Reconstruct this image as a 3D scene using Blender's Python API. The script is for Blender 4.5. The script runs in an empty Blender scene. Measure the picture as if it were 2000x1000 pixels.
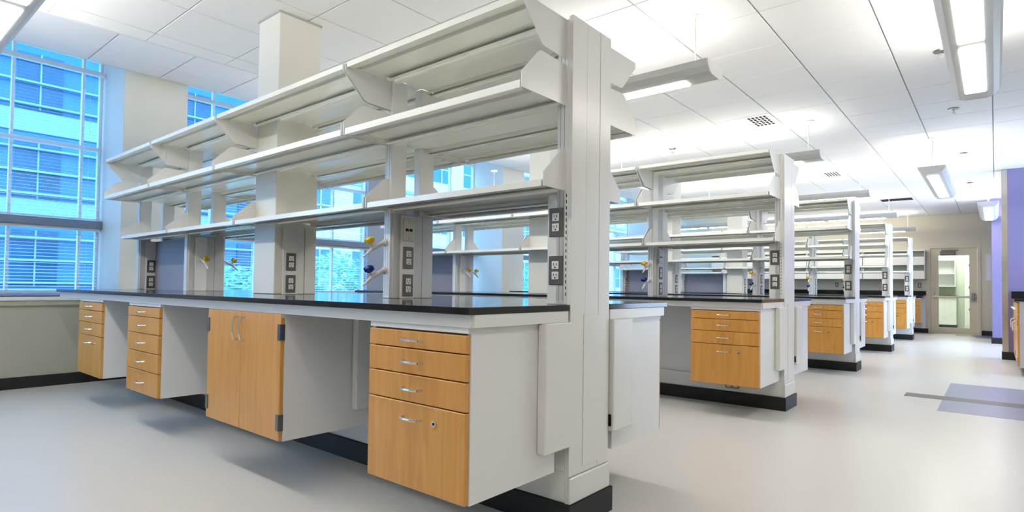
import bpy, math, random
from mathutils import Matrix, Vector
random.seed(7)
sc = bpy.context.scene
COL = sc.collection

# ------------------------------------------------------------------ camera
cd = bpy.data.cameras.new('camera'); cam = bpy.data.objects.new('camera', cd); COL.objects.link(cam)
R_ = Vector((0.6394294, -0.76873755, 0.01313859)); U_ = Vector((-0.0288699, -0.00693015, 0.99955915)); F_ = Vector((0.7683076, 0.63952682, 0.02662472))
cam.matrix_world = Matrix(((R_.x, U_.x, -F_.x, 0.0), (R_.y, U_.y, -F_.y, -1.33297), (R_.z, U_.z, -F_.z, 0.98445), (0, 0, 0, 1)))
cd.sensor_width = 36.0; cd.lens = 1135.086 / 2000 * 36.0; cd.shift_y = 29.9 / 2000; cd.clip_start = 0.02; cd.clip_end = 400
sc.camera = cam

# ------------------------------------------------------------------ sky, exposure
w = bpy.data.worlds.new('sky'); sc.world = w; w.use_nodes = True
bg = w.node_tree.nodes['Background']; bg.inputs[0].default_value = (0.58, 0.77, 1.0, 1); bg.inputs[1].default_value = 5.2
sc.view_settings.view_transform = 'Standard'; sc.view_settings.look = 'None'; sc.view_settings.gamma = 1.0
sc.view_settings.use_curve_mapping = False; sc.view_settings.exposure = 0.42
sc.cycles.use_denoising = True; sc.cycles.max_bounces = 10; sc.cycles.transparent_max_bounces = 24
sc.cycles.sample_clamp_indirect = 6.0
UP_W = 3.4       # watts per metre of pendant, thrown up at the ceiling
LENS_E = 20.0      # radiance of the pendant lenses

# ------------------------------------------------------------------ materials
def mat(name, col, rough=0.5, metal=0.0, spec=0.5, noise=0.0, nscale=8.0, bump=0.0, bscale=200.0, coat=0.0):
    m = bpy.data.materials.new(name); m.use_nodes = True
    nt = m.node_tree; b = nt.nodes['Principled BSDF']
    b.inputs['Base Color'].default_value = (*col, 1); b.inputs['Roughness'].default_value = rough
    b.inputs['Metallic'].default_value = metal; b.inputs['Specular IOR Level'].default_value = spec
    b.inputs['Coat Weight'].default_value = coat
    tc = nt.nodes.new('ShaderNodeTexCoord')
    if noise > 0:
        n = nt.nodes.new('ShaderNodeTexNoise'); n.inputs['Scale'].default_value = nscale; n.inputs['Detail'].default_value = 5
        nt.links.new(tc.outputs['Object'], n.inputs['Vector'])
        r = nt.nodes.new('ShaderNodeValToRGB')
        r.color_ramp.elements[0].position = 0.3; r.color_ramp.elements[1].position = 0.7
        r.color_ramp.elements[0].color = (*[c * (1 - noise) for c in col], 1); r.color_ramp.elements[1].color = (*[min(1, c * (1 + noise)) for c in col], 1)
        nt.links.new(n.outputs['Fac'], r.inputs['Fac']); nt.links.new(r.outputs['Color'], b.inputs['Base Color'])
    if bump > 0:
        n2 = nt.nodes.new('ShaderNodeTexNoise'); n2.inputs['Scale'].default_value = bscale
        nt.links.new(tc.outputs['Object'], n2.inputs['Vector'])
        bp = nt.nodes.new('ShaderNodeBump'); bp.inputs['Strength'].default_value = bump; bp.inputs['Distance'].default_value = 0.002
        nt.links.new(n2.outputs['Fac'], bp.inputs['Height']); nt.links.new(bp.outputs['Normal'], b.inputs['Normal'])
    return m

def wood(name, c0, c1):
    m = bpy.data.materials.new(name); m.use_nodes = True
    nt = m.node_tree; b = nt.nodes['Principled BSDF']; b.inputs['Roughness'].default_value = 0.32
    tc = nt.nodes.new('ShaderNodeTexCoord'); oi = nt.nodes.new('ShaderNodeObjectInfo')
    ad = nt.nodes.new('ShaderNodeVectorMath'); ad.operation = 'ADD'
    sx = nt.nodes.new('ShaderNodeVectorMath'); sx.operation = 'SCALE'; sx.inputs['Scale'].default_value = 30.0
    cb = nt.nodes.new('ShaderNodeCombineXYZ')
    nt.links.new(oi.outputs['Random'], cb.inputs[0]); nt.links.new(oi.outputs['Random'], cb.inputs[1]); nt.links.new(cb.outputs[0], sx.inputs[0])
    nt.links.new(tc.outputs['Object'], ad.inputs[0]); nt.links.new(sx.outputs[0], ad.inputs[1])
    mp = nt.nodes.new('ShaderNodeMapping'); mp.inputs['Scale'].default_value = (9, 9, 0.9)
    nt.links.new(ad.outputs[0], mp.inputs['Vector'])
    n = nt.nodes.new('ShaderNodeTexNoise'); n.inputs['Scale'].default_value = 3.2; n.inputs['Detail'].default_value = 7; n.inputs['Distortion'].default_value = 0.9
    nt.links.new(mp.outputs[0], n.inputs['Vector'])
    r = nt.nodes.new('ShaderNodeValToRGB'); r.color_ramp.elements[0].position = 0.28; r.color_ramp.elements[1].position = 0.72
    r.color_ramp.elements[0].color = (*c0, 1); r.color_ramp.elements[1].color = (*c1, 1)
    nt.links.new(n.outputs['Fac'], r.inputs['Fac']); nt.links.new(r.outputs['Color'], b.inputs['Base Color'])
    return m

def emit(name, col, s):
    m = bpy.data.materials.new(name); m.use_nodes = True; nt = m.node_tree
    for n in list(nt.nodes):
        if n.type == 'BSDF_PRINCIPLED': nt.nodes.remove(n)
    e = nt.nodes.new('ShaderNodeEmission'); e.inputs[0].default_value = (*col, 1); e.inputs[1].default_value = s
    nt.links.new(e.outputs[0], nt.nodes['Material Output'].inputs[0]); return m

def glass(name, tint, refl=0.08):
    m = bpy.data.materials.new(name); m.use_nodes = True; nt = m.node_tree
    for n in list(nt.nodes):
        if n.type == 'BSDF_PRINCIPLED': nt.nodes.remove(n)
    t = nt.nodes.new('ShaderNodeBsdfTransparent'); t.inputs[0].default_value = (*tint, 1)
    g = nt.nodes.new('ShaderNodeBsdfGlossy'); g.inputs['Roughness'].default_value = 0.01
    mx = nt.nodes.new('ShaderNodeMixShader'); lw = nt.nodes.new('ShaderNodeLayerWeight'); pw = nt.nodes.new('ShaderNodeMath'); pw.operation = 'POWER'; pw.inputs[1].default_value = 5.0
    ml = nt.nodes.new('ShaderNodeMath'); ml.operation = 'MULTIPLY_ADD'; ml.inputs[1].default_value = 0.6; ml.inputs[2].default_value = 0.03
    nt.links.new(lw.outputs['Facing'], pw.inputs[0]); nt.links.new(pw.outputs[0], ml.inputs[0]); nt.links.new(ml.outputs[0], mx.inputs[0]); nt.links.new(t.outputs[0], mx.inputs[1]); nt.links.new(g.outputs[0], mx.inputs[2])
    nt.links.new(mx.outputs[0], nt.nodes['Material Output'].inputs[0]); return m

M = dict(
    white=mat('white_painted_steel', (0.80, 0.795, 0.775), 0.24, noise=0.012, nscale=3),
    shelf=mat('glossy_white_shelf_steel', (0.88, 0.88, 0.80), 0.2, noise=0.01, nscale=3, coat=0.3),
    laminate=mat('white_laminate', (0.80, 0.80, 0.80), 0.3, noise=0.01, nscale=4),
    grey=mat('pedestal_grey', (0.60, 0.60, 0.60), 0.35, noise=0.015, nscale=5),
    seam=mat('joint_grey', (0.30, 0.30, 0.29), 0.6),
    slot=mat('slot_dark', (0.012, 0.012, 0.012), 0.7, spec=0.1),
    epoxy=mat('black_epoxy_resin', (0.010, 0.010, 0.012), 0.09, noise=0.2, nscale=30),
    base=mat('black_rubber_base', (0.008, 0.008, 0.008), 0.55, noise=0.2, nscale=12),
    maple=wood('maple_veneer', (0.60, 0.280, 0.058), (0.72, 0.370, 0.095)),
    edge=mat('maple_edge_dark', (0.16, 0.06, 0.02), 0.5),
    chrome=mat('brushed_nickel', (0.72, 0.70, 0.68), 0.22, metal=1.0),
    hinge=mat('dark_hinge_metal', (0.22, 0.21, 0.20), 0.35, metal=1.0),
    steel=mat('stainless_corner_guard', (0.55, 0.50, 0.44), 0.28, metal=1.0, noise=0.15, nscale=3),
    outlet=mat('outlet_plate_grey_brown', (0.13, 0.12, 0.10), 0.4, metal=0.3),
    recept=mat('receptacle_white', (0.80, 0.79, 0.76), 0.35),
    dataplate=mat('data_plate_beige', (0.55, 0.50, 0.40), 0.35, metal=0.2),
    lilacboard=mat('grey_lilac_board', (0.34, 0.30, 0.33), 0.6, noise=0.04, nscale=6),
    pier=mat('pier_blue_grey', (0.40, 0.46, 0.56), 0.6, noise=0.02, nscale=5),
    tapbody=mat('tap_white_enamel', (0.72, 0.70, 0.68), 0.3),
    yellow=mat('knob_yellow', (0.85, 0.55, 0.02), 0.35),
    blue=mat('knob_navy', (0.02, 0.03, 0.22), 0.35),
    floor=mat('pale_sheet_vinyl', (0.66, 0.645, 0.615), 0.30, noise=0.03, nscale=60),
    inlay=mat('periwinkle_vinyl', (0.26, 0.27, 0.44), 0.30, noise=0.04, nscale=60),
    stripe=mat('charcoal_vinyl', (0.10, 0.09, 0.085), 0.35, noise=0.05, nscale=40),
    tile=mat('ceiling_tile_white', (0.85, 0.85, 0.85), 0.9, noise=0.01, nscale=90, bump=0.1, bscale=350),
    grid=mat('ceiling_grid_grey', (0.45, 0.45, 0.46), 0.7),
    beige=mat('beige_paint', (0.70, 0.65, 0.50), 0.6, noise=0.01, nscale=5),
    warm=mat('warm_white_paint', (0.78, 0.765, 0.70), 0.55, noise=0.01, nscale=5),
    colpaint=mat('column_paint', (0.76, 0.76, 0.70), 0.6, noise=0.01, nscale=5),
    sage=mat('low_wall_paint', (0.46, 0.455, 0.37), 0.6, noise=0.015, nscale=5),
    purple=mat('violet_paint', (0.20, 0.18, 0.37), 0.5, noise=0.015, nscale=5),
    frame=mat('window_frame_white', (0.88, 0.89, 0.92), 0.35, noise=0.01, nscale=5),
    lightshelf=mat('light_shelf_blue_grey', (0.20, 0.26, 0.36), 0.4),
    sill=mat('sill_white', (0.82, 0.82, 0.83), 0.35), silltop=mat('sill_dark_top', (0.02, 0.035, 0.07), 0.15),
    slat=mat('blind_slat', (0.70, 0.76, 0.82), 0.4, metal=0.0),
    glass=glass('window_glass_blue', (0.64, 0.85, 1.0)), clear=glass('door_glass', (0.90, 0.95, 0.90)),
    pend=mat('pendant_housing', (0.62, 0.62, 0.60), 0.45, noise=0.01, nscale=5),
    lens=emit('lens_light', (1.0, 0.955, 0.88), LENS_E),
    doorp=mat('door_tan', (0.70, 0.63, 0.46), 0.45, noise=0.01, nscale=5),
    closer=mat('closer_bronze', (0.16, 0.13, 0.12), 0.4, metal=0.5),
    paper=mat('notice_paper', (0.85, 0.82, 0.88), 0.6),
    tealwall=mat('pale_green_paint', (0.66, 0.72, 0.58), 0.6),
    ext_blue=mat('exterior_blue_cladding', (0.026, 0.165, 0.33), 0.3, noise=0.12, nscale=0.7),
    ext_glass=mat('exterior_dark_glass', (0.01, 0.085, 0.16), 0.15, noise=0.3, nscale=0.5),
    ext_pale=mat('exterior_pale_fins', (0.21, 0.36, 0.47), 0.4, noise=0.06, nscale=1.0),
    ext_white=mat('exterior_white_spandrel', (0.58, 0.59, 0.60), 0.5, noise=0.02, nscale=1.0),
    ext_lamp=emit('exterior_office_lamp', (1.0, 0.97, 0.8), 3.0),
    leaf=mat('leaf_green', (0.16, 0.50, 0.36), 0.5, noise=0.45, nscale=5), bark=mat('bark', (0.12, 0.09, 0.07), 0.8, noise=0.2, nscale=9),
    ground=mat('exterior_paving', (0.35, 0.37, 0.38), 0.8, noise=0.1, nscale=1),
)

# ------------------------------------------------------------------ mesh builder
class MB:
    def __init__(s): s.v = []; s.f = []
    def box(s, x0, x1, y0, y1, z0, z1, c=0.0):
        n = len(s.v)
        if c <= 0:
            s.v += [(x, y, z) for x in (x0, x1) for y in (y0, y1) for z in (z0, z1)]
            s.f += [tuple(n + i for i in q) for q in ((0, 1, 3, 2), (4, 6, 7, 5), (0, 4, 5, 1), (2, 3, 7, 6), (0, 2, 6, 4), (1, 5, 7, 3))]
            return s
        c = min(c, (x1 - x0) * .45, (y1 - y0) * .45, (z1 - z0) * .45)
        idx = {}
        for i in (0, 1):
            for j in (0, 1):
                for k in (0, 1):
                    X = (x0, x1)[i]; Y = (y0, y1)[j]; Z = (z0, z1)[k]; a = c if i == 0 else -c; b = c if j == 0 else -c; d = c if k == 0 else -c
                    for ax, p in enumerate(((X, Y + b, Z + d), (X + a, Y, Z + d), (X + a, Y + b, Z))):
                        idx[i, j, k, ax] = len(s.v); s.v.append(p)
        def face(L, out):
            pts = [Vector(s.v[q]) for q in L]; nn = (pts[1] - pts[0]).cross(pts[2] - pts[0])
            s.f.append(tuple(L) if nn.dot(Vector(out)) > 0 else tuple(reversed(L)))
        for ax in range(3):
            for sd in (0, 1):
                L = []
                for p, q in ((0, 0), (0, 1), (1, 1), (1, 0)):
                    t = [p, q]; t.insert(ax, sd); L.append(idx[(*t, ax)])
                o = [0, 0, 0]; o[ax] = 1 if sd else -1; face(L, o)
        for ax in range(3):
            o1, o2 = [q for q in range(3) if q != ax]
            for p in (0, 1):
                for q in (0, 1):
                    L = []
                    for e, a2 in ((0, o1), (0, o2), (1, o2), (1, o1)):
                        t = [0, 0, 0]; t[ax] = e; t[o1] = p; t[o2] = q; L.append(idx[(*t, a2)])
                    o = [0, 0, 0]; o[o1] = 1 if p else -1; o[o2] = 1 if q else -1; face(L, o)
        for i in (0, 1):
            for j in (0, 1):
                for k in (0, 1): face([idx[i, j, k, a] for a in range(3)], (i * 2 - 1, j * 2 - 1, k * 2 - 1))
        return s
    def prism(s, pts, t0, t1, axis='y'):
        n = len(s.v); m = len(pts)
        mk = {'y': lambda a, b, t: (a, t, b), 'x': lambda a, b, t: (t, a, b), 'z': lambda a, b, t: (a, b, t)}[axis]
        s.v += [mk(a, b, t0) for a, b in pts] + [mk(a, b, t1) for a, b in pts]
        s.f.append(tuple(range(n, n + m))); s.f.append(tuple(range(n + 2 * m - 1, n + m - 1, -1)))
        s.f += [(n + i, n + m + i, n + m + (i + 1) % m, n + (i + 1) % m) for i in range(m)]
        return s
    def tube(s, a, b, r0, r1=None, seg=10):
        r1 = r0 if r1 is None else r1; a = Vector(a); b = Vector(b); d = (b - a).normalized()
        u = d.orthogonal().normalized(); v = d.cross(u); n = len(s.v)
        for p, r in ((a, r0), (b, r1)):
            s.v += [tuple(p + u * r * math.cos(2 * math.pi * i / seg) + v * r * math.sin(2 * math.pi * i / seg)) for i in range(seg)]
        s.f += [(n + i, n + (i + 1) % seg, n + seg + (i + 1) % seg, n + seg + i) for i in range(seg)]
        s.f.append(tuple(reversed(range(n, n + seg)))); s.f.append(tuple(range(n + seg, n + 2 * seg)))
        return s
    def path(s, pts, r, seg=8):
        for i in range(len(pts) - 1): s.tube(pts[i], pts[i + 1], r, seg=seg)
        return s
    def mesh(s, name, m):
        me = bpy.data.meshes.new(name); me.from_pydata(s.v, [], s.f); me.validate(); me.materials.append(m)
        import bmesh
        bm = bmesh.new(); bm.from_mesh(me); bmesh.ops.recalc_face_normals(bm, faces=bm.faces); bm.to_mesh(me); bm.free()
        return me
    def build(s, name, m, parent=None, **k):
        return link(name, s.mesh(name, M[m] if isinstance(m, str) else m), parent, **k)

def link(name, me, parent=None, loc=None, rotz=0):
    o = bpy.data.objects.new(name, me); COL.objects.link(o)
    if parent: o.parent = parent
    if loc: o.location = loc
    if rotz: o.rotation_euler = (0, 0, rotz)
    return o
def tag(o, label=None, cat=None, group=None, kind=None):
    if label: o['label'] = label
    if cat: o['category'] = cat
    if group: o['group'] = group
    if kind: o['kind'] = kind
    return o
def thing(name, label, cat, loc=(0, 0, 0), rotz=0, group=None):
    return tag(link(name, None, None, loc, rotz), label, cat, group)
def struct(name, label=None, loc=None):
    o = link(name, None, None, loc); return tag(o, label, kind='structure')
def copy_tree(o, parent=None):
    c = o.copy(); COL.objects.link(c)
    if parent: c.parent = parent
    for ch in [x for x in o.children]: copy_tree(ch, c)
    return c
def B(*a, **k): return MB().box(*a, **k)

# ------------------------------------------------------------------ dimensions taken from the photograph
X0, W, S, CO = 1.974, 0.310, 3.1205, 0.597      # first bench core, core width, bench spacing, counter overhang
NB = 5
LEN = 5.06
TOPZ, CT, CB = 2.113, 0.914, 0.889
BAY = [(0.03, 1.185), (1.20, 2.665), (2.68, 3.84), (3.855, 4.955)]
CEIL, CEIL2, POCK = 2.84, 3.13, 3.44
YSTEP, YEDGE, YWALL, YWIN = 3.71, 5.42, 5.50, 6.24
FARX, BACKX, RIGHTY = 17.35, -4.2, -3.6

# ================================================================== ROOM SHELL
fl = B(BACKX, 22.5, RIGHTY, 6.4, -0.12, 0.0).build('floor', 'floor'); tag(fl, 'pale grey sheet vinyl lab floor', kind='structure')
for nm, m, b in (('floor_inlay', 'inlay', (6.02, 7.94, -3.5, -0.95, 0.0005, 0.0015)), ('floor_stripe', 'stripe', (6.66, 6.88, -3.5, -0.655, 0.0005, 0.0025)),
                 ('floor_inlay', 'inlay', (16.2, 17.33, -3.4, -0.98, 0.0005, 0.0015)), ('floor_stripe', 'stripe', (16.75, 16.95, -3.4, -0.62, 0.0005, 0.0025))):
    B(*b).build(nm, m, fl)

# ceiling: recessed grid plate, tiles hung under it one by one
ce = B(BACKX, FARX, RIGHTY, YSTEP, CEIL + 0.014, CEIL + 0.10).build('ceiling', 'grid'); tag(ce, 'suspended white tile ceiling over the benches', kind='structure')
B(BACKX, FARX, YSTEP - 0.02, YSTEP, CEIL, CEIL2 + 0.1).build('ceiling_edge', 'warm', ce)
def tile_mesh(dx, dy): return MB().box(-dx / 2, dx / 2, -dy / 2, dy / 2, 0, 0.016, c=0.003).mesh('ceiling_tile', M['tile'])
T = 0.60; tm = tile_mesh(T - 0.006, T - 0.010)
gx = [3.983 + T * k for k in range(-14, 23)]; gy = [-0.723 + T * j for j in range(-5, 8)]
rest = MB()
for x in gx:
    for y in gy:
        y1 = min(y + T, YSTEP - 0.025)
        if x + T > FARX + .3 or y1 - y < 0.05: continue
        if y1 < y + T - .001:
            rest.box(x + .003, x + T - .003, y + .005, y1, CEIL, CEIL + .016); continue
        vis = 0.9 < x < 11.2 and y > -2.0
        if vis: link('ceiling_tile', tm, ce, (x + T / 2, y + T / 2, CEIL))
        else: rest.box(x + .003, min(x + T - .003, FARX - .002), y + .005, y + T - .005, CEIL, CEIL + .016)
r_ = rest.build('ceiling_tile_field', 'tile', ce); r_['kind'] = 'stuff'
ce2 = B(BACKX, FARX, YSTEP, YEDGE, CEIL2 + 0.012, CEIL2 + 0.1).build('ceiling_window_side', 'grid'); tag(ce2, 'raised tile ceiling strip beside the windows', kind='structure')
gy2 = [(3.725, 4.34), (4.34, 4.97), (4.97, YEDGE)]
for (a, b) in gy2:
    me = tile_mesh(0.63 - .010, b - a - .006)
    for k in range(-4, 25):
        x = 1.637 + .63 * k
        if x + .63 > FARX: break
        link('ceiling_tile', me, ce2, (x + .315, (a + b) / 2, CEIL2))
pk = B(BACKX, FARX, YEDGE, YWIN + .1, POCK, POCK + .1).build('ceiling_pocket', 'warm'); tag(pk, 'plaster blind pocket above the windows', kind='structure')
B(BACKX, FARX, YEDGE - .012, YEDGE + .004, CEIL2, POCK + .05).build('pocket_edge', 'warm', pk)

# far wall, with the door opening
DY0, DY1, DH = -1.02, -0.105, 2.06
wf = link('wall_far', MB().box(FARX, FARX + .12, DY1, 6.4, 0, 3.4).box(FARX, FARX + .12, RIGHTY, DY0, 0, 3.4).box(FARX, FARX + .12, DY0, DY1, DH, 3.4).mesh('wall_far', M['beige']))
tag(wf, 'beige end wall with the glazed door', kind='structure')
tag(B(FARX - .012, FARX, -1.30, DY0 - .06, 0, .11).build('baseboard_far', 'base'), 'black rubber base on the end wall', kind='structure')
tag(B(BACKX - .1, BACKX, RIGHTY, 6.4, 0, 3.4).build('wall_back', 'beige'), 'beige back wall opposite the door wall', kind='structure')
tag(B(BACKX, 9.0, RIGHTY - .1, RIGHTY, 0, 3.4).build('wall_right', 'beige'), 'beige side wall', kind='structure')
# violet return walls on the right of the aisle
p1 = B(14.75, FARX, -3.6, -1.278, 0, CEIL).build('wall_violet_by_door', 'purple'); tag(p1, 'violet wall return next to the door', kind='structure')
B(14.735, 14.75, -3.5, -1.262, 0, .115).build('base_strip', 'base', p1)
p2 = B(11.35, 11.55, -3.6, -1.412, 0, CEIL).build('wall_violet_by_counter', 'purple'); tag(p2, 'violet wall end with steel corner guard', kind='structure')
B(11.335, 11.56, -3.5, -1.398, 0, .115).build('base_strip', 'base', p2)
gd = MB().box(11.344, 11.42, -1.412, -1.405, .115, CEIL - .01).box(11.343, 11.35, -1.475, -1.405, .115, CEIL - .01).build('corner_guard', 'steel', p2)

# window side: low wall, ledge, columns, piers, windows
lw = B(BACKX, FARX, YWALL, 6.36, 0.0, .80).build('wall_window_side', 'sage'); tag(lw, 'low sage wall under the windows', kind='structure')
tag(B(BACKX, FARX, YWALL - .012, YWALL, 0, .106).build('baseboard_window_side', 'base'), 'black rubber base along the low window wall', kind='structure')
sl = B(BACKX, FARX, YWALL - .035, YWIN - .02, .80, .838, c=.003).build('trim_window_ledge', 'sill'); tag(sl, 'deep white window ledge', kind='structure')
B(BACKX, FARX, YWALL - .037, YWIN - .02, .838, .846).build('ledge_top', 'silltop', sl)
B(BACKX, FARX, YWALL - .022, YWALL, .755, .80).build('ledge_apron', 'sage', sl)
tag(B(BACKX, FARX, YWIN - .06, 6.36, 3.42, 3.9).build('wall_window_head', 'frame'), 'window head above the glazing', kind='structure')
COLS = [(-3.96, -3.355), (1.98, 2.585), (7.92, 8.54), (13.86, 14.47)]
for (a, b) in COLS:
    c = B(a, b, YWALL - .002, 6.30, 0.0, POCK, c=.004).build('wall_column', 'colpaint')
    tag(c, 'square painted column standing between windows', kind='structure')
PIERS = [(5.49, 6.10), (11.43, 12.04)]
for (a, b) in PIERS: tag(B(a, b, 6.17, 6.36, .84, 3.42).build('wall_pier', 'pier'), 'blue-grey pier between window frames', kind='structure')
WINS = [(-3.355, 1.98), (2.585, 5.49), (6.10, 7.92), (8.54, 11.43), (12.04, 13.86), (14.47, 17.35)]
ROWS = [(.846, 1.55), (1.63, 2.41), (2.45, 3.24), (3.28, 3.42)]
def window(i, a, b):
    e = struct('window_%d' % i, 'tall white framed window bay with three rows of glass')
    n = max(2, round((b - a) / .585)); 
    if i == 1: xs = [1.98 - .17 - .585 * k for k in range(9)][::-1] + [1.98]; xs = [a] + xs
    else: xs = [a + (b - a) * k / n for k in range(n + 1)]
    for k, x in enumerate(xs):
        hw = .012
        x_ = min(max(x, a + hw), b - hw)
        B(x_ - hw, x_ + hw, YWIN - .022, YWIN + .04, .846, 3.42).build('mullion', 'frame', e)
    B(a, b, YWIN - .16, YWIN + .07, 1.55, 1.63, c=.004).build('light_shelf', 'lightshelf', e)
    B(a, b, YWIN - .026, YWIN + .05, 2.405, 2.445).build('transom', 'frame', e)
    B(a, b, YWIN - .026, YWIN + .05, 3.24, 3.28).build('head_rail', 'frame', e)
    B(a, b, YWIN - .026, YWIN + .05, .846, .885).build('bottom_rail', 'frame', e)
    for k in range(len(xs) - 1):
        if xs[k + 1] - xs[k] < .08: continue
        for (z0, z1) in ROWS:
            B(xs[k] + .014, xs[k + 1] - .014, YWIN, YWIN + .006, z0, z1).build('pane', 'glass', e)
for i, (a, b) in enumerate(WINS): window(i + 1, a, b)

# ================================================================== VENETIAN BLINDS
def blind(a, b, z0, z1, label):
    e = thing('venetian_blind', label, 'blind', (0, 0, 0), 0, 'venetian blinds')
    y = YWIN - .10
    B(a, b, y - .02, y + .02, z1 - .03, z1).build('head_rail', 'frame', e)
    B(a, b, y - .014, y + .014, z0, z0 + .014).build('bottom_rail', 'frame', e)
    me = MB().prism([(-.0125, -.0045), (0, -.0005), (.0125, .0020), (.0125, .0030), (0, .0008), (-.0125, -.0033)], a + .006, b - .006, 'x').mesh('slat', M['slat'])
    n = int((z1 - z0 - .06) / .034)
    for k in range(n): link('slat', me, e, (0, y, z0 + .035 + k * .034))
    c = MB()
    for x in (a + .12, (a + b) / 2, b - .12): c.tube((x, y - .013, z0), (x, y - .013, z1), .0012, seg=4)
    c.build('lift_cord', 'frame', e)
for (a, b, nm) in ((0.2, 1.97, 'left of the first wall column'), (2.6, 5.48, 'between first wall column and blue-grey pier')):
    blind(a, b, 1.64, 3.24, 'open venetian blind on upper panes ' + nm)
    blind(a, b, .86, 1.55, 'open venetian blind on lower panes ' + nm)

# ================================================================== DOOR AND THE ROOM BEYOND
d = struct('door_1', 'tan door with tall glass and push bar')
fx0, fx1 = FARX - .015, FARX + .125
B(fx0, fx1, DY0 - .05, DY0 + .012, 0, DH + .05).build('door_jamb', 'doorp', d); B(fx0, fx1, DY1 - .012, DY1 + .05, 0, DH + .05).build('door_jamb', 'doorp', d)
B(fx0, fx1, DY0 + .012, DY1 - .012, DH - .012, DH + .05).build('door_head', 'doorp', d)
lf = MB()
gy0, gy1, gz0, gz1 = -.86, -.275, .15, 1.87
lf.box(FARX + .02, FARX + .065, DY0 + .015, gy0, .012, DH - .015).box(FARX + .02, FARX + .065, gy1, DY1 - .015, .012, DH - .015)
lf.box(FARX + .02, FARX + .065, gy0, gy1, .012, gz0).box(FARX + .02, FARX + .065, gy0, gy1, gz1, DH - .015)
lfo = lf.build('door_leaf', 'doorp', d)
B(FARX + .038, FARX + .044, gy0, gy1, gz0, gz1).build('pane', 'clear', lfo)
B(FARX - .05, FARX + .02, -.60, -.31, 1.885, 1.97, c=.008).build('door_closer', 'closer', d)
MB().box(FARX - .03, FARX - .015, -.66, -.33, 1.98, 2.0).build('closer_arm', 'closer', d)
pb = B(FARX - .05, FARX + .0, -.99, -.16, .86, .905, c=.008).build('push_bar', 'doorp', d)
B(FARX - .06, FARX + .02, -.96, -.90, .80, .98, c=.006).build('bar_end_case', 'hinge', pb)
MB().path([(FARX + .02, -.2, .90), (FARX - .06, -.2, .92), (FARX - .075, -.21, .98), (FARX - .06, -.2, 1.06), (FARX + .02, -.2, 1.08)], .011).build('pull_handle', 'chrome', d)
B(FARX - .02, FARX + .13, DY0, DY1, 0, .012).build('threshold', 'doorp', d)
sg = B(FARX - .006, FARX - .001, -1.262, -1.165, 1.28, 1.88).build('wall_notice', 'paper'); tag(sg, 'pale lilac notice strip on end wall beside the door', 'notice')
BX = 20.6
tag(B(BX, BX + .1, RIGHTY, 3, 0, 3.2).build('wall_beyond_door', 'tealwall'), 'pale green wall of the room beyond the door', kind='structure')
tag(B(FARX + .12, BX, 1.6, 1.7, 0, 3.2).build('wall_beyond_left', 'tealwall'), 'side wall of the room beyond the door', kind='structure')
tag(B(FARX + .12, BX, RIGHTY, -2.4, 0, 3.2).build('wall_beyond_right', 'tealwall'), 'right side wall of the room beyond the door', kind='structure')
tag(B(FARX + .12, BX, RIGHTY, 1.7, 2.75, 2.85).build('ceiling_beyond', 'tile'), 'ceiling of the room beyond the door', kind='structure')
ct2 = B(BX - .62, BX - .002, -.52, 1.5, .86, .90).build('worktop', 'epoxy'); tag(ct2, 'black worktop seen through the door glass', 'worktop')
cb2 = thing('base_cabinet', 'white base cabinet seen through the door glass', 'cabinet', (BX - .58, -.50, 0))
B(0, .575, 0, 2.0, .10, .86).build('body', 'laminate', cb2); B(.03, .575, -.0, 2.0, 0, .10).build('toe_kick', 'base', cb2)
ws2 = thing('wall_shelf', 'white wall shelf unit seen through the door glass', 'shelf', (BX - .34, -.48, 1.15))
B(0, .335, 0, .02, 0, .75).build('side_panel', 'laminate', ws2); B(.315, .335, .02, 1.9, 0, .75).build('back_panel', 'laminate', ws2)
for z in (0.0, .35, .73): B(0, .315, .02, 1.9, z, z + .02).build('shelf_board', 'laminate', ws2)
tc2 = thing('tall_cabinet', 'pale cream tall cabinet seen through the door glass', 'cabinet', (BX - .5, -1.3, 0))
B(.02, .497, 0, .62, .0, 2.0).build('body', 'laminate', tc2); dd = B(0, .02, .01, .60, .1, 1.98).build('door', 'laminate', tc2)
for z in (.5, 1.1, 1.7): B(-.006, 0, .50, .53, z, z + .06).build('hinge', 'hinge', dd)
al = bpy.data.lights.new('beyond_lamp', 'AREA'); al.energy = 60; al.shape = 'RECTANGLE'; al.size = 1.2; al.size_y = .6
ao = link('ceiling_lamp', al, None, (19.2, -.5, 2.74)); tag(ao, 'ceiling lamp in the room beyond the door', 'lamp')

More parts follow.
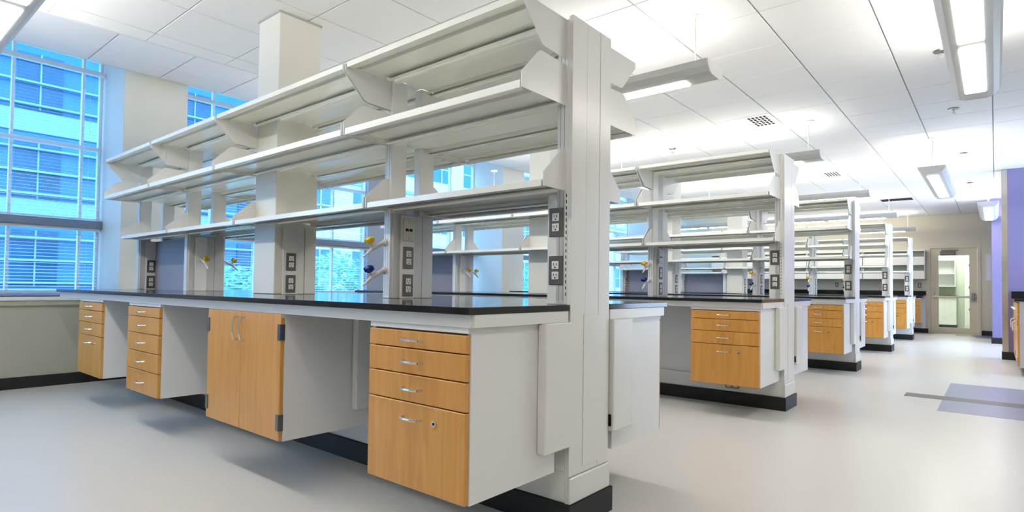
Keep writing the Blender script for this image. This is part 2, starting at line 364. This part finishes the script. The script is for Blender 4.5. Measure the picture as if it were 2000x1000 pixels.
# ================================================================== PENDANT LIGHTS
PZ = 2.40
def pendant(label, length, name='pendant_light'):
    """runs along local +x from 0 to length; bottom at z=PZ"""
    e = thing(name, label, 'light', group='linear pendant lights')
    pr = [(-.140, .085), (-.128, .045), (-.098, .012), (-.062, .0), (.062, .0), (.098, .012), (.128, .045), (.140, .085)]
    inn = [(.132, .085), (.121, .049), (.094, .018), (.06, .007), (-.06, .007), (-.094, .018), (-.121, .049), (-.132, .085)]
    MB().prism(pr + inn, 0.01, length - .01, 'x').build('housing', 'pend', e)
    for t in (0, length - .012): MB().prism(pr, t, t + .012, 'x').build('end_cap', 'white', e)
    n = max(1, round(length / 1.22)); 
    for k in range(n):
        a = length * k / n + (.20 if k == 0 else .045); b = length * (k + 1) / n - (.20 if k == n - 1 else .045)
        MB().prism([(-.062, .006), (-.055, -.006), (.055, -.006), (.062, .006)], a, b, 'x').build('lens', 'lens', e)
    for x in (.14, length - .14) if length < 3 else (.14, length / 2, length - .14):
        MB().tube((x, 0, .007), (x, 0, CEIL - PZ - .008), .006, seg=8).build('rod', 'white', e)
        MB().tube((x, 0, CEIL - PZ - .012), (x, 0, CEIL - PZ), .055, .06, seg=16).build('canopy', 'white', e)
    for q in (-1, 1):      # a tube on either side of the trough, thrown up and outwards
        L = bpy.data.lights.new('uplight', 'AREA'); L.shape = 'RECTANGLE'; L.size = length - .1; L.size_y = .06; L.energy = UP_W * length
        L.color = (1.0, .96, .89)
        lo = link('uplight_tube', L, e, (length / 2, q * .05, .085)); lo.rotation_euler = (math.pi - q * math.radians(58), 0, 0)
    return e
ROW = ['fifth', 'fourth', 'third', 'second', 'first']
for k in range(-1, NB):
    lab = 'white linear pendant lamp above aisle ' + ('behind the bench farthest from the door' if k < 0 else 'between %s and %s bench from the door' % (ROW[k], ROW[k + 1]) if k < NB - 1 else 'between first bench and door wall')
    p = pendant(lab, 4.88); p.location = (3.80 + S * k - (.075 if k < 0 else 0), .09, PZ); p.rotation_euler = (0, 0, math.pi / 2)
for (x, y, lab) in ((2.96, -1.235, 'running along walkway before the violet wall, farthest from the door'), (8.45, -.755, 'running along walkway beside third bench from the door'), (12.25, -1.245, 'running along walkway close to the violet wall by the door')):
    p = pendant('white linear pendant lamp ' + lab, 2.44); p.location = (x, y, PZ)
p = pendant('white linear pendant lamp above walkway at the beige back wall', 2.44); p.location = (-1.6, -1.235, PZ)

# ceiling fittings
for (x0, x1, y0, y1, nx, ny, lab) in ((6.40, 6.80, .53, .73, 5, 5, 'perforated square air grille above the gap between fourth and third bench from the door'), (10.1, 10.48, .55, .74, 5, 5, 'perforated square air grille above the gap between third and second bench from the door')):
    e = thing('air_grille', lab, 'vent', (0, 0, 0), 0, 'ceiling air grilles')
    B(x0 - .05, x1 + .05, y0 - .05, y1 + .05, CEIL - .004, CEIL).build('plate', 'tile', e)
    for i in range(ny):
        yy = y0 + (y1 - y0) * (i + .5) / ny; hw = (y1 - y0) / ny * .28
        g = MB()
        for j in range(nx):
            xx = x0 + (x1 - x0) * (j + .5) / nx; hx = (x1 - x0) / nx * .38
            g.box(xx - hx, xx + hx, yy - hw * 1.2, yy + hw * 1.2, CEIL - .0055, CEIL - .004)
        g.build('slot_row', 'slot', e)
e = thing('linear_diffuser', 'dark open slot diffuser in ceiling above first bench end', 'vent')
B(13.66, 14.15, -.10, .47, CEIL - .004, CEIL).build('plate', 'tile', e); B(13.70, 14.05, -.08, .45, CEIL - .0055, CEIL - .004).build('slot', 'slot', e)
for (x, y, lab) in ((5.49, -1.02, 'beside the walkway lamp farthest from the door'), (7.3, -1.02, 'midway above the walkway'), (9.7, -1.02, 'above walkway beside the lamp at third bench'), (7.21, 1.94, 'above the gap between fourth and third bench'), (12.4, -1.02, 'above walkway nearest the door')):
    e = thing('sprinkler_head', 'small chrome ceiling sprinkler ' + lab, 'sprinkler', (x, y, CEIL), 0, 'ceiling sprinklers')
    MB().tube((0, 0, -.008), (0, 0, 0), .045, .05, seg=16).build('escutcheon', 'hinge', e)
    MB().tube((0, 0, -.05), (0, 0, -.008), .009, seg=8).build('stem', 'chrome', e)
    MB().tube((0, 0, -.055), (0, 0, -.05), .024, seg=12).build('deflector', 'chrome', e)

# ================================================================== LAB BENCHES
SIDE = {-1: 'rear-facing', 1: 'door-facing'}
BAYN = ['aisle-end', 'second', 'third', 'window-end']
mesh_cache = {}
def cached(key, fn):
    if key not in mesh_cache: mesh_cache[key] = fn()
    return mesh_cache[key]

# ---- shelves: local x = distance out from the post, y along the bay (0 = middle), z absolute
LV = {'top': (.285, 2.080, 2.106), 'middle': (.290, 1.738, 1.768), 'low': (.148, 1.385, 1.412)}
BR = {'top': [(0, 2.10), (.288, 2.10), (.288, 2.07), (.262, 2.045), (.165, 1.945), (.150, 1.938), (0, 1.932)],
      'middle': [(0, 1.738), (.292, 1.738), (.292, 1.800), (.186, 1.908), (.172, 1.914), (0, 1.908)],
      'low': [(0, 1.385), (.150, 1.385), (.150, 1.440), (.032, 1.548), (.018, 1.556), (0, 1.558)]}
def deck_mesh(lv, w):
    dp, z0, z1 = LV[lv]; h = w / 2 - .007; m = MB()
    m.box(.012, dp, -h, h, z1 - .006, z1)                                   # tray
    m.box(dp - .004, dp, -h, h, z0, z1 - .006)                              # front face
    m.box(dp - .034, dp - .004, -h + .004, h - .004, z0, z0 + .003)         # front return flange
    m.box(dp - .036, dp - .033, -h + .004, h - .004, z0, z0 + .012)
    m.box(.012, .016, -h, h, z0 + .004, z1 - .006); m.box(.016, .040, -h + .004, h - .004, z0 + .004, z0 + .007)
    if dp > .2: m.box(dp - .082, dp - .078, -h + .004, h - .004, z0 + .003, z1 - .006)
    m.box(.04, dp - .036, -h, -h + .003, z1 - .018, z1 - .006); m.box(.04, dp - .036, h - .003, h, z1 - .018, z1 - .006)
    return m.mesh('shelf_tray', M['shelf'])
def shelf(lv, bay, side, k, bx):
    y0, y1 = BAY[bay]; w = y1 - y0; yc = (y0 + y1) / 2
    e = thing('bench_shelf', 'white metal %s shelf in %s bay, %s side, %s bench from the door' % (lv, BAYN[bay], SIDE[side], ROW[k]), 'shelf',
              (bx if side < 0 else bx + W, yc, 0), math.pi if side < 0 else 0, 'bench shelves')
    link('shelf_tray', cached((lv, bay), lambda: deck_mesh(lv, w - .012)), e)
    me = cached(('br', lv), lambda: MB().prism(BR[lv], -.002, .002, 'y').mesh('bracket', M['white']))
    for s in (-1, 1):
        b = link('bracket', me, e, (0, s * (w / 2 - .003), 0))
    rv = cached(('rivet', lv), lambda: MB().tube((LV[lv][0] * .55, -.006, LV[lv][1] - .001), (LV[lv][0] * .55, -.006, LV[lv][1] + .001), .005, seg=6).mesh('screw', M['hinge']))
    return e

# ---- drawer and door cabinets: front at local x=0, body behind (+x), y from 0 to w, z absolute
def bow(y, z, m=None, w=.10, vert=False):
    m = m or MB(); r = .0048
    pts = [(0, -w / 2), (-.022, -w / 2 + .006), (-.031, -w / 6), (-.031, w / 6), (-.022, w / 2 - .006), (0, w / 2)]
    return m.path([(x, y, z + t) if vert else (x, y + t, z) for x, t in pts], r, seg=8)
def cab_body(e, w, depth=.505, top=.8445):
    m = MB(); t = .018
    m.box(.020, depth, 0, t, .25, top).box(.020, depth, w - t, w, .25, top).box(.020, depth, t, w - t, .25, .268)
    m.box(depth - .012, depth, t, w - t, .268, top).box(.045, depth - .012, t, w - t, top - .018, top)
    m.build('carcass', 'laminate', e)
    B(.006, .04, .002, w - .002, .825, top - .0005).build('top_rail', 'laminate', e)
def drawer(e, w, z0, z1, lock=False):
    o = B(0, .020, .004, w - .004, z0 + .002, z1 - .002, c=.0025).build('drawer_front', 'maple', e)
    B(.021, .030, .006, w - .006, z0 - .002, z1 + .002).build('drawer_box', 'edge', e)
    big = (z1 - z0) > .16
    hz = z1 - .055 if lock else (z0 + z1) / 2
    bow(w * .50, hz).build('handle', 'chrome', o)
    if lock:
        MB().tube((-.006, w * .50 - .115, hz - .002), (.0, w * .50 - .115, hz - .002), .011, seg=14).build('lock', 'chrome', o)
        MB().tube((-.0075, w * .50 - .115, hz - .002), (-.006, w * .50 - .115, hz - .002), .005, seg=10).build('keyhole', 'slot', o)
def drawer_cabinet(label, w, splits, loc, rot=0):
    e = thing('drawer_cabinet', label, 'cabinet', loc, rot, 'suspended drawer cabinets')
    cab_body(e, w)
    for i in range(len(splits) - 1):
        drawer(e, w, splits[i + 1], splits[i], lock=(i == len(splits) - 2 and len(splits) == 5))
    return e
S4 = [.82, .755, .661, .560, .25]; S5 = [.82, .755, .645, .525, .402, .25]
def door_cabinet(label, w, loc):
    e = thing('door_cabinet', label, 'cabinet', loc, 0, 'suspended door cabinets')
    cab_body(e, w)
    for i, (a, b) in enumerate(((.004, w / 2 - .001), (w / 2 + .001, w - .004))):
        o = B(0, .020, a, b, .252, .842, c=.0025).build('cabinet_door', 'maple', e)
        hy = b - .035 if i == 0 else a + .035
        bow(hy, .755, w=.12, vert=True).build('handle', 'chrome', o)
        yy = a if i == 0 else b; s = -1 if i == 0 else 1
        for z in (.30, .72): 
            MB().box(-.003, .019, yy + s * .001 - .002, yy + s * .005, z, z + .075).box(-.004, 0, min(yy, yy - s * .024), max(yy, yy - s * .024), z, z + .075).build('hinge', 'hinge', o)
    return e

# ---- services
def outlet(label, loc, rot):          # plate faces local -y
    e = thing('power_outlet', label, 'outlet', loc, rot, 'bench power outlets')
    link('plate', cached('op', lambda: B(-.036, .036, -.005, 0, -.06, .06, c=.003).mesh('plate', M['outlet'])), e)
    for s in (-1, 1):
        r = link('receptacle', cached('or', lambda: B(-.0175, .0175, -.0085, -.005, -.0165, .0165, c=.003).mesh('receptacle', M['recept'])), e, (0, 0, s * .0215))
        link('slot', cached('os', lambda: MB().box(-.0085, -.0055, -.0090, -.0085, -.002, .009).box(.0055, .0085, -.0090, -.0085, -.002, .009).box(-.003, .003, -.0090, -.0085, -.012, -.006).mesh('slot', M['slot'])), r)
    return e
def data_plate(label, loc, rot):
    e = thing('data_outlet', label, 'outlet', loc, rot, 'bench data outlets')
    link('plate', cached('dp', lambda: B(-.038, .038, -.005, 0, -.062, .062, c=.003).mesh('plate', M['dataplate'])), e)
    link('port', cached('dpp', lambda: MB().box(-.024, -.003, -.0056, -.005, -.008, .006).box(.003, .024, -.0056, -.005, -.008, .006).mesh('port', M['slot'])), e)
    link('screw', cached('dps', lambda: MB().tube((0, -.006, .046), (0, -.005, .046), .004, seg=8).tube((0, -.006, -.046), (0, -.005, -.046), .004, seg=8).mesh('screw', M['hinge'])), e)
    return e
def tap(label, colr, loc, rot):       # sticks out along local -x, nozzle dropping down
    e = thing('gas_tap', label, 'tap', loc, rot, 'bench gas taps')
    link('flange', cached('tf', lambda: MB().tube((0, 0, 0), (-.010, 0, 0), .021, .018, seg=16).mesh('flange', M['tapbody'])), e)
    link('arm', cached('ta', lambda: MB().tube((-.008, 0, 0), (-.090, 0, -.040), .0125, .0115, seg=12).mesh('arm', M['tapbody'])), e)
    link('nozzle', cached('tn', lambda: MB().tube((-.086, 0, -.038), (-.106, 0, -.056), .0105, .008, seg=10).tube((-.106, 0, -.056), (-.112, 0, -.0615), .0105, .0095, seg=10).tube((-.112, 0, -.0615), (-.138, 0, -.084), .0085, .0045, seg=10).mesh('nozzle', M['tapbody'])), e)
    link('stem', cached('ts', lambda: MB().tube((-.080, 0, -.036), (-.096, 0, -.006), .0085, .0085, seg=10).mesh('stem', M['tapbody'])), e)
    def knob():
        a0 = Vector((-.095, 0, -.010)); d = Vector((-.48, 0, .88)).normalized(); u = Vector((0, 1, 0)); v = d.cross(u)
        m = MB().tube(a0, a0 + d * .028, .017, .021, seg=12)
        for q in range(4):
            a = q * math.pi / 2 + .5; c = a0 + (u * math.cos(a) + v * math.sin(a)) * .020
            m.tube(c + d * .006, c + d * .028, .0095, seg=8)
        return m.tube(a0 + d * .028, a0 + d * .035, .017, .008, seg=12).mesh('knob', M[colr])
    link('knob', cached(('tk', colr), knob), e)
    return e

# ---- frame
def frame(k, bx):
    rw = ROW[k] + ' bench from the door'; cur = [None]
    def P(name, m, fn, key): return link(name, cached(('fr', key), lambda: fn(MB()).mesh(name, M[m])), cur[0])
    o = link('bench_plinth', cached('plinth', lambda: MB().box(-.014, W + .016, -.016, LEN - .06, 0, .1055).mesh('bench_plinth', M['base'])), None, (bx, 0, 0))
    tag(o, 'long black rubber plinth under %s' % rw, 'plinth', 'bench plinths')
    cur[0] = thing('bench_core', 'white panelled core below worktop of %s' % rw, 'bench', (bx, 0, .106), 0, 'bench cores'); cur[0].location.z = 0
    P('skirt', 'white', lambda m: m.box(.004, W - .004, .021, LEN - .08, .106, .235, c=.004), 2)
    for s, key in ((0, 'a'), (1, 'b')):
        x = .03 if s == 0 else W - .042
        P('slot_post', 'white', lambda m, s=s: m.box(.002 if s == 0 else W - .03, .03 if s == 0 else W - .002, .021, .070, .235, CB - .002), 'spo' + key)
        P('core_panel', 'laminate', lambda m, x=x: m.box(x, x + .012, .03, LEN - .08, .235, CB - .002), 'core' + key)
    cur[0] = thing('bench_gable', 'tall white end panel facing the aisle on %s' % rw, 'panel', (bx, 0, 0), 0, 'bench end panels')
    # end panel: three strips with fine joints, foot cover, access panel
    P('backing', 'white', lambda m: m.box(.004, W, .004, .020, .106, TOPZ), 'ep')
    for a, b, key in ((.002, .112, 1), (.1135, .218, 2), (.2195, W, 3)):
        P('panel_strip', 'white', lambda m, a=a, b=b: m.box(a, b, -.001 if a != .1135 else .0, .004, .215, TOPZ, c=.001), 'ps%d' % key)
    P('access_panel', 'white', lambda m: m.box(.100, .222, -.0035, -.001, .24, .872, c=.0008), 'ap')
    P('foot_cover', 'white', lambda m: m.box(.0, W + .003, -.009, .004, .106, .212, c=.004), 'fc')
    cur[0] = thing('shelving_frame', 'white steel posts and trays above worktop of %s' % rw, 'shelf frame', (bx, 0, 0), 0, 'bench shelving frames')
    # slotted strips beside the end panel and posts at each bay
    def slots(m, y, z0, z1, xx):
        z = z0
        while z < z1:
            m.box(xx - .0006, xx, y - .002, y + .002, z, z + .014); z += .0254
        return m
    P('slot_strip', 'slot', lambda m: slots(m, .0235, .95, 1.38, .0005), 'ss0')
    def post(x0, x1, y): return lambda m: m.box(x0, x1, y - .027, y + .027, CT, 2.100, c=.003)
    for i, y in enumerate((.047, 1.1925, 3.8475, 4.975)):
        P('post', 'white', post(.0, .105, y), 'pn%d' % i); P('post', 'white', post(W - .105, W, y), 'pf%d' % i)
        P('slot_strip', 'seam', lambda m, y=y: m.box(-.0003, 0, y - .011, y - .0085, .93, 2.08).box(-.0003, 0, y + .0085, y + .011, .93, 2.08), 'sl%d' % i)
    # service pedestals between worktop and low shelf
    for i, y in enumerate((1.1925, 3.8475, 4.975)):
        P('pedestal', 'grey', lambda m, y=y: m.box(.012, W - .012, y - .040, y + .034, CT, 1.375, c=.003), 'pd%d' % i)
        P('raceway', 'white', lambda m, y=y: m.box(.058, .150, y - .054, y - .040, CT, 1.366, c=.002), 'rw%d' % i)
        P('pedestal_joint', 'seam', lambda m, y=y: m.box(.216, .220, y - .0405, y - .038, CT, 1.372), 'pj%d' % i)
    P('raceway', 'white', lambda m: m.box(.0, .03, .028, .118, CT, 1.372, c=.002), 'rwE')
    # top and middle rails between the posts
    for i, (y0, y1) in enumerate(((.075, 1.165), (1.22, 2.37), (2.69, 3.82), (3.875, 4.948))):
        for z0, z1, key in ((2.080, 2.106, 't'), (1.738, 1.768, 'm'), (1.385, 1.412, 'l')):
            P('core_tray', 'shelf', lambda m, y0=y0, y1=y1, z0=z0, z1=z1, i=i: m.box(.012, W - .012, y0, y1, z1 - .006, z1).box(.106, W - .106, y0 - .03, y0, z1 - .006, z1).box(.106, W - .106, y1, y1 + (.03 if i != 1 else .01), z1 - .006, z1).box(.012, .016, y0, y1, z0, z1).box(W - .016, W - .012, y0, y1, z0, z1).box(.016, .034, y0, y1, z0, z0 + .003).box(W - .034, W - .016, y0, y1, z0, z0 + .003).box(W - .060, W - .056, y0, y1, z0 + .004, z1 - .006), 'cr%d%s' % (i, key))
    # lilac back board in the window-end bay
    P('back_board', 'lilacboard', lambda m: m.box(.140, .160, 3.89, 4.93, CT, 1.375), 'bb')

def worktop(k, bx):
    e = thing('worktop', 'black epoxy worktop on %s bench from the door' % ROW[k], 'worktop', (bx, 0, 0), 0, 'bench worktops')
    pts = [(-CO, -.002), (-.003, -.002), (-.003, .0225), (W + .003, .0225), (W + .003, -.002), (W + CO, -.002), (W + CO, LEN), (-CO, LEN)]
    me = cached('worktop', lambda: MB().prism(pts, CB, CT, 'z').mesh('slab', M['epoxy']))
    o = link('slab', me, e); bv = o.modifiers.new('edge', 'BEVEL'); bv.width = .002; bv.segments = 2; bv.limit_method = 'ANGLE'
    for s in (-1, 1):      # white apron rail under the front edge and the aisle end
        x = -CO + .022 if s < 0 else W + CO - .034
        link('apron', cached(('apr', s), lambda: MB().box(x, x + .012, .010, LEN - .03, .845, CB - .0005).mesh('apron', M['white'])), e)
        a, b = (-CO + .034, -.012) if s < 0 else (W + .012, W + CO - .034)
        link('end_apron', cached(('apre', s), lambda: MB().box(a, b, .000, .010, .845, CB - .0005).mesh('end_apron', M['white'])), e)
    return e

def support(k, bx, s, i, y):
    e = thing('worktop_bracket', 'white boxed bracket under worktop at %s, %s side, %s bench from the door' % (('aisle end', 'second bay', 'third bay', 'window-end bay')[i], SIDE[s], ROW[k]), 'bracket', (bx if s < 0 else bx + W, y, 0), 0 if s < 0 else math.pi, 'worktop brackets')
    link('casing', cached('wbk', lambda: MB().box(-.188, -.012, -.020, .020, .345, .8445, c=.004).mesh('casing', M['white'])), e)
    link('pin', cached('wbp', lambda: MB().box(-.012, -.001, -.010, .010, .37, .42).mesh('pin', M['slot'])), e)
    return e

for k in range(NB):
    bx = X0 + S * k
    frame(k, bx); worktop(k, bx)
    for s_ in (-1, 1): support(k, bx, s_, 0, .0)
    if k == 0:
        for i_, y_ in ((1, 1.195), (2, 2.685), (3, 3.83)): support(k, bx, -1, i_, y_)
    # service chase rising to the ceiling
    ch = struct('column_service_chase', 'square white service chase rising through %s bench to ceiling' % ROW[k], (bx, 0, 0))
    link('chase_casing', cached('chase', lambda: B(.0, W, 2.385, 2.672, CT, CEIL - .002, c=.004).mesh('chase_casing', M['warm'])), ch)
    link('raceway', cached('chr', lambda: B(.055, .165, 2.369, 2.385, CT, 1.372, c=.002).mesh('raceway', M['white'])), ch)
    link('casing_joint', cached('chj', lambda: B(.218, .222, 2.3835, 2.386, CT, 1.372).mesh('casing_joint', M['seam'])), ch)
    link('collar', cached('chc', lambda: B(-.006, W + .006, 2.379, 2.678, CEIL - .012, CEIL - .001).mesh('collar', M['grid'])), ch)
    # shelves
    for bay in range(4):
        for lv in ('top', 'middle', 'low'):
            for side in (-1, 1): shelf(lv, bay, side, k, bx)
    rw = ROW[k] + ' bench from the door'
    # outlets, data plates, taps
    for z, u in ((1.255, 'upper'), (1.055, 'lower')):
        outlet('grey duplex outlet, %s, beside end panel of %s' % (u, rw), (bx, .072, z), -math.pi / 2)
    for z, u in ((1.135, 'upper'), (.985, 'lower')):
        outlet('grey duplex outlet, %s, on aisle-side pedestal of %s' % (u, rw), (bx + .104, 1.1925 - .054, z), 0)
        outlet('grey duplex outlet, %s, on service chase of %s' % (u, rw), (bx + .110, 2.369, z), 0)
        outlet('grey duplex outlet, %s, on window-end pedestal of %s' % (u, rw), (bx + .104, 4.975 - .054, z), 0)
    data_plate('beige data plate above outlets on aisle-side pedestal of %s' % rw, (bx + .104, 1.1925 - .054, 1.288), 0)
    tap('gas tap with yellow knob on aisle-side pedestal of %s' % rw, 'yellow', (bx, 1.205, 1.215), 0)
    tap('tap with navy blue knob on aisle-side pedestal of %s' % rw, 'blue', (bx, 1.205, 1.064), 0)
    tap('gas tap with yellow knob on aisle-facing side of third pedestal, %s' % rw, 'yellow', (bx + .104, 3.8475 - .054, 1.18), math.pi / 2)
    tap('gas tap with yellow knob on door-facing side of third pedestal, %s' % rw, 'yellow', (bx + W - .012, 3.84, 1.18), math.pi)
    # cabinets
    fx = bx - .575
    drawer_cabinet('maple four-drawer cabinet with lock under aisle end of %s' % rw, .535, S4, (fx, .021, 0))
    e = drawer_cabinet('maple drawer cabinet under door-facing aisle end of %s' % rw, .535, S4, (bx + W + .575, .556, 0), math.pi)
    if k == 0:
        door_cabinet('maple two-door cabinet with dark hinges under fifth bench from the door', .786, (fx, 1.224, 0))
        drawer_cabinet('maple five-drawer cabinet under fifth bench from the door', .572, S5, (fx, 2.712, 0))
        drawer_cabinet('maple four-drawer cabinet at window end of fifth bench from the door', .586, S4, (fx, 3.852, 0))
    if k == 1:
        e = thing('floor_outlet_box', 'small grey double outlet box on skirt of fourth bench from the door', 'outlet', (bx + .004, .42, .165))
        B(-.010, 0, -.06, .06, -.03, .03, c=.002).build('box', 'hinge', e)
        for s in (-1, 1): B(-.013, -.010, s * .028 - .018, s * .028 + .018, -.018, .018, c=.002).build('receptacle', 'recept', e)

# ================================================================== WALL BENCH AT THE FAR WALL
wbx = FARX - .62
o = B(wbx, FARX - .002, -.03, 5.2, CB, CT, c=.002).build('worktop', 'epoxy'); tag(o, 'black epoxy worktop against the end wall left of the door', 'worktop')
o = B(FARX - .022, FARX - .002, -.03, 5.2, CT, CT + .10).build('backsplash', 'epoxy'); tag(o, 'black backsplash strip on end wall behind the worktop', 'backsplash')
o = thing('end_bench_base', 'white base panels and black plinth of end wall bench', 'bench', (0, 0, 0))
B(FARX - .092, FARX - .002, -.02, 5.2, .106, CB).build('back_panel', 'laminate', o); B(FARX - .092, FARX - .002, -.07, 5.2, 0, .106).build('plinth', 'base', o)
for i, y in enumerate((.03, 1.6, 3.0)):
    drawer_cabinet('maple drawer cabinet on end wall bench, %s from the door' % ('first', 'second', 'third')[i], .52, S4, (wbx + .02, y, 0))
for i in range(4):
    y0 = -.03 + i * 1.3; nm = ('nearest the door', 'second from the door', 'third from the door', 'by the window')[i]
    e = thing('wall_shelf_unit', 'white open wall shelf unit on end wall, %s' % nm, 'shelf', (FARX - .302, y0, 0), 0, 'wall shelf units')
    B(.285, .30, 0, 1.29, 1.30, 2.0).build('back_panel', 'tealwall', e)
    for z in (1.30, 1.64, 1.98): B(0, .285, .016, 1.274, z, z + .022, c=.002).build('shelf_board', 'white', e)
    for z in (1.30, 1.64): B(0, .012, .016, 1.274, z + .022, z + .20).build('front_panel', 'warm', e)
    for y in (0, 1.274): B(0, .285, y, y + .016, 1.30, 2.005).build('side_panel', 'grey', e)
for i, (y, nm) in enumerate(((.1, 'nearest the door'), (1.9, 'further along'))):
    e = outlet('dark outlet on end wall above worktop, ' + nm, (FARX - .001, y, 1.15), -math.pi / 2)

# ================================================================== COUNTER ON THE RIGHT
rx0, rx1, ry = 9.2, 11.34, -1.53
o = B(rx0 - .02, rx1, ry - .62, ry + .025, CB - .0, CT, c=.002).build('worktop', 'epoxy'); tag(o, 'black epoxy worktop against the violet wall', 'worktop')
o = B(rx1 - .02, rx1, ry - .62, ry + .02, CT, CT + .10).build('backsplash', 'epoxy'); tag(o, 'black backsplash on the violet wall end', 'backsplash')
e = thing('base_cabinet', 'maple door cabinet with steel pulls beside the violet wall', 'cabinet', (rx0, ry, 0))
B(0, rx1 - rx0 - .03, -.60, -.02, .10, CB).build('carcass', 'grey', e); B(.02, rx1 - rx0 - .03, -.60, -.06, 0, .10).build('toe_kick', 'base', e)
for i in range(4):
    a = .01 + i * .52; b = a + .51
    o = B(a, b, -.02, 0, .12, .70, c=.002).build('cabinet_door', 'maple', e)
    MB().path([(b - .05 if i % 2 == 0 else a + .05, 0, .50), (b - .05 if i % 2 == 0 else a + .05, .035, .52), (b - .05 if i % 2 == 0 else a + .05, .035, .62), (b - .05 if i % 2 == 0 else a + .05, 0, .64)], .006).build('handle', 'chrome', o)
    for z in (.16, .60): B(a if i % 2 == 0 else b - .03, a + .03 if i % 2 == 0 else b, 0, .004, z, z + .06).build('hinge', 'hinge', o)
    o = B(a, b, -.02, 0, .71, CB - .02, c=.002).build('drawer_front', 'maple', e)
    MB().path([((a + b) / 2 - .05, 0, .79), ((a + b) / 2 - .03, .03, .79), ((a + b) / 2 + .03, .03, .79), ((a + b) / 2 + .05, 0, .79)], .006).build('handle', 'chrome', o)

# ================================================================== OUTSIDE
gr = B(-40, 90, 6.8, 60, -4.1, -4.0).build('ground', 'ground'); tag(gr, 'paved ground outside the windows', kind='structure')
EY = 30.0
def facade(name, label, x0, x1, glassy):
    e = thing(name, label, 'building', (0, EY, -4.0))
    H = 24.0; fh = 3.75
    B(x0, x1, 0, 8, 0, H).build('wall', 'ext_blue' if glassy else 'ext_white', e)
    nf = int(H / fh)
    for f in range(nf):
        z = f * fh + .35
        if glassy:
            B(x0, x1, -.12, 0, z - .35, z + .55).build('spandrel', 'ext_pale', e)
            for q in range(3): B(x0, x1, -.30, -.02, z + .75 + q * .95, z + .83 + q * .95).build('louvre', 'ext_pale', e)
            x = x0 + .6; i = 0
            while x + 1.6 < x1:
                wi = B(x, x + 1.55, -.05, .02, z + .62, z + 3.0).build('window', 'ext_glass', e)
                B(x + .74, x + .80, -.09, -.05, z + .62, z + 3.0).build('glazing_bar', 'ext_pale', wi)
                if i % 3 == 1: MB().tube((x + .25, -.06, z + 1.6), (x + 1.0, -.06, z + 2.4), .06, seg=6).build('office_lamp', 'ext_lamp', wi)
                x += 3.1; i += 1
        else:
            B(x0, x1, -.18, 0, z - .30, z - .10).build('cornice', 'ext_pale', e)
            x = x0 + .9
            while x + 2.0 < x1:
                wi = B(x, x + 1.9, -.03, .02, z + .95, z + 3.0).build('window', 'ext_blue', e)
                B(x + .92, x + .99, -.07, -.03, z + .95, z + 3.0).build('glazing_bar', 'ext_white', wi)
                B(x, x + 1.9, -.07, -.03, z + 1.9, z + 1.97).build('glazing_bar', 'ext_white', wi)
                x += 3.3
    return e
facade('office_building', 'blue glass office block with pale louvres across the street', -14, 17.5, True)
facade('office_building', 'white office block with blue windows across the street', 17.6, 70, False)
def tree(x, y, top, r, label):
    e = thing('tree', label, 'tree', (x, y, -4.0), 0, 'street trees')
    h = top + 4.0
    MB().tube((0, 0, 0), (0, 0, h - r), .11, .05, seg=8).build('trunk', 'bark', e)
    m = MB(); rd = random.Random(int(x * 100))
    for i in range(2600):
        while True:
            p = Vector((rd.uniform(-1, 1), rd.uniform(-1, 1), rd.uniform(-1, 1)))
            if .25 < p.length < 1: break
        wob = .8 + .35 * math.sin(3.1 * p.x + 2.3 * p.z + x) * math.cos(2.7 * p.y)
        c = Vector((p.x * r * wob, p.y * r * wob, h - r * 1.0 + p.z * r * 1.0))
        u = Vector((rd.uniform(-1, 1), rd.uniform(-1, 1), rd.uniform(-.5, .5))).normalized(); v = u.orthogonal().normalized(); s = rd.uniform(.04, .085)
        n = len(m.v); m.v += [tuple(c + u * s), tuple(c + v * s * .55), tuple(c - u * s), tuple(c - v * s * .55)]; m.f.append((n, n + 1, n + 2, n + 3))
    me = bpy.data.meshes.new('foliage'); me.from_pydata(m.v, [], m.f); me.materials.append(M['leaf'])
    o = link('foliage', me, e); o['kind'] = 'stuff'
for (x, y, t, r, lab) in ((5.0, 9.2, 1.35, 1.0, 'outside the window left of the blue-grey pier'), (7.2, 9.6, 1.75, 1.2, 'tallest one just before the blue-grey pier'), (9.3, 9.2, 1.5, 1.1, 'just past the blue-grey pier'),
                          (11.4, 9.6, 1.5, 1.2, 'outside the second wall column'), (13.6, 9.4, 1.6, 1.2, 'outside windows of the third bench'), (16.0, 9.6, 1.4, 1.2, 'outside windows of the first bench')):
    tree(x, y, t, r, 'leafy green street tree ' + lab)
